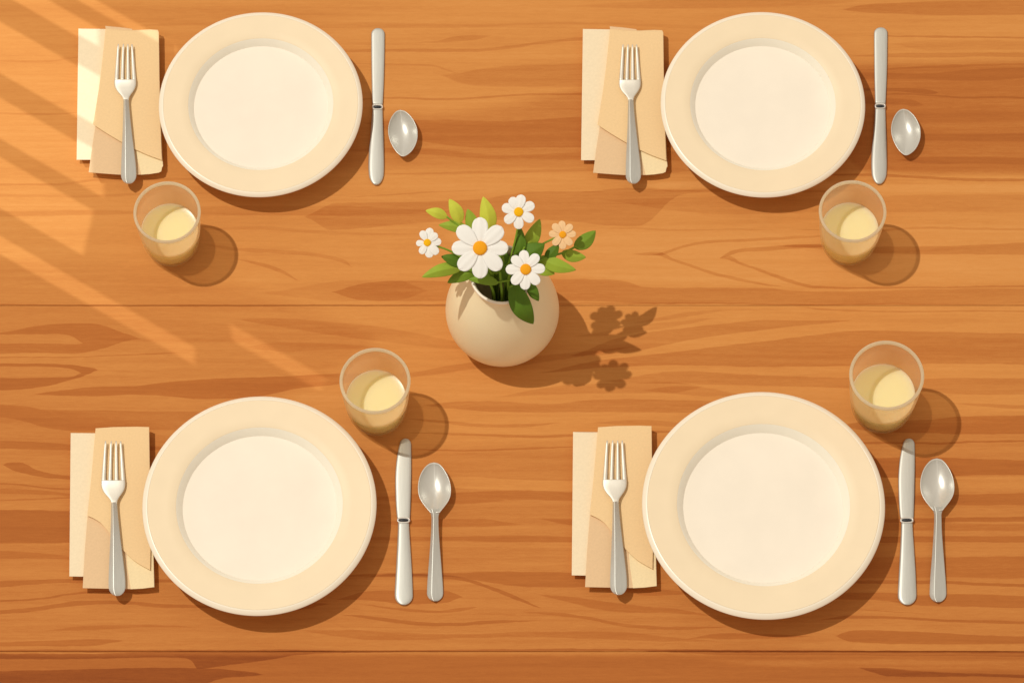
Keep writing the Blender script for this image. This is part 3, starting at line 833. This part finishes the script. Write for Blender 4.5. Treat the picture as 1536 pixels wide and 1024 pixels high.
sprig('low sprig of broad leaves hanging over the vase shoulder beneath the big daisy',
      [(mouth(-12, -4, 60), mouth(-18, 0, 192), Q(715, 405, 222), Q(692, 401, 228), 1.7),
       (mouth(-14, 0, 195), Q(712, 395, 228), Q(694, 395, 232), 1.4), (mouth(-16, -6, 196), Q(722, 412, 214), Q(710, 410, 214), 1.4)],
      [((696, 398, 232), (662, 384.5, 246), 8.6, 'deep'), ((694, 401, 228), (633, 415.5, 236), 9.6, 'green', dict(fold=.45)),
       ((715, 407, 214), (671, 424, 210), 9.2, 'mid', dict(fold=.4)), ((704, 395, 226), (684, 366, 240), 9, 'deep')])
sprig('dark green sprig draping over the front lip of the vase',
      [(mouth(2, -8, 60), mouth(4, -12, 190), Q(770, 420, 222), Q(744, 424, 216), 1.5),
       (mouth(6, -8, 70), mouth(8, -10, 196), Q(764, 430, 212), Q(770, 428, 216), 2.0), (mouth(12, 0, 190), Q(785, 418, 214), Q(797, 428, 212), 1.4),
       (mouth(-14, -26, 120), mouth(-12, -26, 185), Q(735, 425, 212), Q(728, 408, 222), 2.2), (mouth(0, -30, 120), mouth(0, -29, 185), Q(752, 430, 210), Q(750, 408, 222), 2.2),
       (mouth(14, -26, 120), mouth(12, -26, 185), Q(762, 428, 210), Q(765, 408, 224), 2.2)],
      [((748, 424.5, 217), (702.5, 419, 216), 7.0, 'mid'), ((768, 424, 218), (800, 486, 168), 15.0, 'deep', dict(bow=.20, fold=.25)),
       ((795, 424, 212), (808, 451.5, 196), 7.5, 'deep')])
sprig('cluster of mid green leaves rising between the upper daisy and the peach flower',
      [(mouth(10, 6, 60), mouth(12, 8, 190), Q(775, 395, 235), Q(787, 370, 252), 1.8),
       (mouth(12, 4, 190), Q(772, 400, 228), Q(782, 384, 240), 1.6), (mouth(4, 8, 190), Q(768, 395, 232), Q(775, 380, 240), 1.5)],
      [((785, 376, 240), (810, 328.5, 256), 10.4, 'green', dict(fold=.5)), ((776, 388, 238), (817, 366, 250), 15.5, 'deep', dict(taper=.9)),
       ((776, 396, 232), (779, 338, 262), 9, 'deep'), ((744, 412, 212), (741, 362, 235), 11, 'mid'), ((760, 416, 208), (748, 372, 226), 12, 'deep'),
       ((752, 424, 205), (770, 388, 222), 13, 'deep'), ((736, 420, 205), (722, 390, 222), 10, 'mid')])
sprig('arching sprig with five green leaves reaching out beside the peach flower',
      [(mouth(16, 2, 60), mouth(18, 2, 192), Q(792, 400, 218), Q(820, 386, 226), Q(845, 379, 213), Q(865, 369, 212), 2.0),
       (Q(800, 396, 220), Q(806, 392, 222), Q(812, 389, 224), 1.6)],
      [((862, 372, 212), (893.5, 346, 208), 10.4, 'mid', dict(fold=.45)), ((842, 379, 212), (879, 386, 206), 8.6, 'green'),
       ((808, 386, 224), (864, 405, 220), 10.4, 'green', dict(fold=.35)), ((802, 394, 220), (832, 411, 212), 9.6, 'green'),
       ((818, 388, 226), (838, 366, 234), 8.0, 'deep')])

def daisy(cx, cy, h, petals, disc, label, mat, ymat, stem, cat='flower', pw=.40):
    """petals: (angle deg in the picture, length px)"""
    o = Vector(Q(cx, cy, h))
    t = empty('daisy', o, label, cat, 'daisies in the vase')
    # local frame facing the viewer a little
    ux = Vector((1, 0, 0)); uy = Vector((0, math.cos(TH * .9), math.sin(TH * .9))); un = ux.cross(uy)
    bm = bmesh.new()
    for k, (ang, L_) in enumerate(petals):
        a = math.radians(ang)
        d = ux * math.cos(a) + uy * math.sin(a); s = un.cross(d)
        n, m_ = 14, 4
        lift = (k % 2) * .9 * P
        top, bot = [], []
        r0 = disc * .5
        for i in range(n + 1):
            u = i / n
            r = (r0 + (L_ - r0) * u) * P
            if u < .62: w = .30 + .70 * math.sin(math.pi / 2 * (u / .62)) ** 1.1
            else: w = math.sqrt(max(0, 1 - ((u - .62) / .385) ** 2.3))
            w = max(w, .03) * L_ * pw / 2 * P * 1.12
            zc = (2.2 * math.sin(math.pi * u) * .5) * P * L_ / 40 + lift
            rt, rb = [], []
            for j in range(-m_, m_ + 1):
                v = j / m_
                p = d * r + s * (v * w) + un * (zc - .6 * P * v * v * L_ / 40 + .35 * P * math.cos(v * 6) * L_ / 40)
                rt.append(bm.verts.new(p)); rb.append(bm.verts.new(p - un * .6 * P))
            top.append(rt); bot.append(rb)
        W2 = 2 * m_
        for i in range(n):
            for j in range(W2):
                bm.faces.new((top[i][j], top[i][j + 1], top[i + 1][j + 1], top[i + 1][j]))
                bm.faces.new((bot[i][j], bot[i + 1][j], bot[i + 1][j + 1], bot[i][j + 1]))
            bm.faces.new((top[i][0], top[i + 1][0], bot[i + 1][0], bot[i][0]))
            bm.faces.new((top[i][W2], bot[i][W2], bot[i + 1][W2], top[i + 1][W2]))
        bm.faces.new(top[n][::-1] + bot[n]); bm.faces.new(top[0] + bot[0][::-1])
    link('petals', bm, mat, t)
    bm = bmesh.new()
    rings = []
    for f, z in [(.9, -1.5), (1, 1.0), (1, 2.2), (.92, 3.4), (.72, 4.4), (.4, 5.0), (.1, 5.2)]:
        rings.append([(ux * math.cos(2 * math.pi * i / 32) + uy * math.sin(2 * math.pi * i / 32)) * (f * disc * P) + un * (z * P * disc / 10) for i in range(32)])
    loft(bm, rings); link('flower_centre', bm, ymat, t)
    stem_obj(t, stem[:1] + [q for q in stem[1:]] + [tuple(o - un * 2 * P)], 1.6)
    return t
daisy(720, 372, 305, [(90 + i * 45 + d, l) for i, (d, l) in enumerate([(0, 44.5), (1, 44), (0, 41), (1, 43), (0, 44), (-1, 43), (0, 41), (-2, 44)])], 10.3,
      'largest white daisy with orange centre, over the vase mouth', M['petal'], M['yolk_o'], [mouth(-6, 0, 50), mouth(-8, 2, 195), Q(737, 410, 225), Q(727, 388, 270)], pw=.47)
daisy(778, 318, 290, [(118, 24), (80, 25.5), (28, 25.5), (-30, 25), (-90, 25), (-143, 25), (162, 25.5)], 6.9,
      'white daisy with seven petals standing highest, farthest from the vase mouth', M['petal'], M['yolk'], [mouth(6, 4, 50), mouth(4, 8, 195), Q(764, 392, 232), Q(775, 350, 265)], pw=.52)
daisy(788.5, 404, 288, [(97, 28), (50, 28), (3, 28.2), (-48, 28.5), (-92, 29.5), (-133, 28.5), (180, 29), (137, 27)], 8.0,
      'white daisy above the long dark leaf draping over the vase lip', M['petal'], M['yolk_o'], [mouth(4, -6, 50), mouth(6, -6, 195), Q(770, 422, 226), Q(782, 410, 266)], pw=.47)
daisy(641, 364, 262, [(78, 22), (43, 19.5), (5, 20.5), (-47, 22.5), (-80, 22.3), (-122, 19), (184, 16.5), (117, 19.3)], 5.5,
      'small white daisy on a long stem, farthest out towards the sunlit end', M['petal'], M['yolk'], [mouth(-10, 0, 50), mouth(-16, 4, 195), Q(712, 398, 232), Q(678, 378, 250), Q(658, 370, 257)], pw=.50)
daisy(844, 352, 240, [(94, 20.5), (47, 20), (4, 19.6), (-49, 20), (-90, 21.5), (-133, 20.5), (175, 20.3), (133, 21)], 5.3,
      'peach coloured daisy beside the arching sprig', M['petal_peach'], M['yolk_o'], [mouth(12, 4, 50), mouth(14, 6, 195), Q(786, 392, 222), Q(808, 370, 230), Q(828, 359, 237)], pw=.47)

# ------------------------------------------------------------------ light
def aim(o, tgt):
    d = Vector(tgt) - o.location
    o.rotation_euler = d.to_track_quat('-Z', 'Y').to_euler()
KD = Vector((-.445, .165, 1)).normalized()
kl = bpy.data.lights.new('key_lamp', 'SPOT'); ko = bpy.data.objects.new('key_lamp', kl); C.objects.link(ko)
ko.location = KD * 14; aim(ko, (0, 0, 0))
kl.energy = 4800; kl.spot_size = math.radians(18); kl.spot_blend = .2; kl.shadow_soft_size = .085
kl.color = (1.0, .96, .84)

A = W(70, 200)
e = math.radians(36)
hz = Vector((-1, .62, 0)).normalized()
sl = bpy.data.lights.new('window_lamp', 'SPOT'); so = bpy.data.objects.new('window_lamp', sl); C.objects.link(so)
AIM2 = W(-10, 170)
so.location = AIM2 + (hz * math.cos(e) + Vector((0, 0, 1)) * math.sin(e)) * 6
aim(so, AIM2)
sl.energy = 950; sl.spot_size = math.radians(12.0); sl.spot_blend = 1.0; sl.shadow_soft_size = .006
sl.color = (.86, .93, .92)

# added out-of-view panel, gaps projected from the wanted light stripes
PX_ = A.x - 1.25
def onpanel(px, py, off=0):
    p = W(px, py); d = so.location - p
    t = (PX_ + off - p.x) / d.x
    return p + d * t
sh = empty('stripe_gobo', (PX_, A.y + 1, 0), 'dark slatted panel added out of view to cut the lamp light into stripes', 'gobo')
m56 = .57
def quad(c0, c1, xa, xb, off, th, mname):
    pts = [(xa, c0 + m56 * xa), (xb, c0 + m56 * xb), (xb, c1 + m56 * xb), (xa, c1 + m56 * xa)]
    bm = bmesh.new()
    rings = [[onpanel(x, y, off) - Vector(sh.location) for x, y in pts], [onpanel(x, y, off) - Vector(sh.location) + Vector((-th, 0, 0)) for x, y in pts]]
    loft(bm, rings); link(mname, bm, M['gobo'], sh, smooth=False)
XA, XB = -700, 1300
for c0, c1 in [(-900, -86), (-66, -45), (-11, 29), (110, 143), (208, 232), (312, 350), (381, 1300)]:
    quad(c0, c1, XA, XB, 0, .004, 'slat')
for c0, c1, xr in [(-86, -66, 270), (-45, -11, 168), (29, 110, 172), (143, 208, 163), (350, 381, 300)]:
    quad(c0 - 8, c1 + 8, xr, XB, -.03, .004, 'board')
# slanting end of the widest opening, and a short gap further along it
def board4(pts):
    bm = bmesh.new()
    a = [onpanel(x, y, -.03) - Vector(sh.location) for x, y in pts]
    loft(bm, [a, [p + Vector((-.004, 0, 0)) for p in a]]); link('board', bm, M['gobo'], sh, smooth=False)
Lc = lambda c, x: (x, c + m56 * x)
board4([Lc(224, 149), Lc(224, 335), Lc(320, 350), Lc(320, 129)])
board4([Lc(224, 335), Lc(224, XB), Lc(284, XB), Lc(284, 335)])
board4([Lc(284, 500), Lc(284, XB), Lc(320, XB), Lc(320, 480)])

w = bpy.data.worlds.new('World'); sc.world = w; w.use_nodes = True
bg = w.node_tree.nodes['Background']
bg.inputs[0].default_value = (1.0, .83, .66, 1); bg.inputs[1].default_value = .52

sc.view_settings.view_transform = 'Standard'; sc.view_settings.look = 'None'
sc.view_settings.exposure = 0; sc.view_settings.gamma = 1
sc.cycles.use_denoising = True
sc.cycles.max_bounces = 6; sc.cycles.diffuse_bounces = 3; sc.cycles.transparent_max_bounces = 12
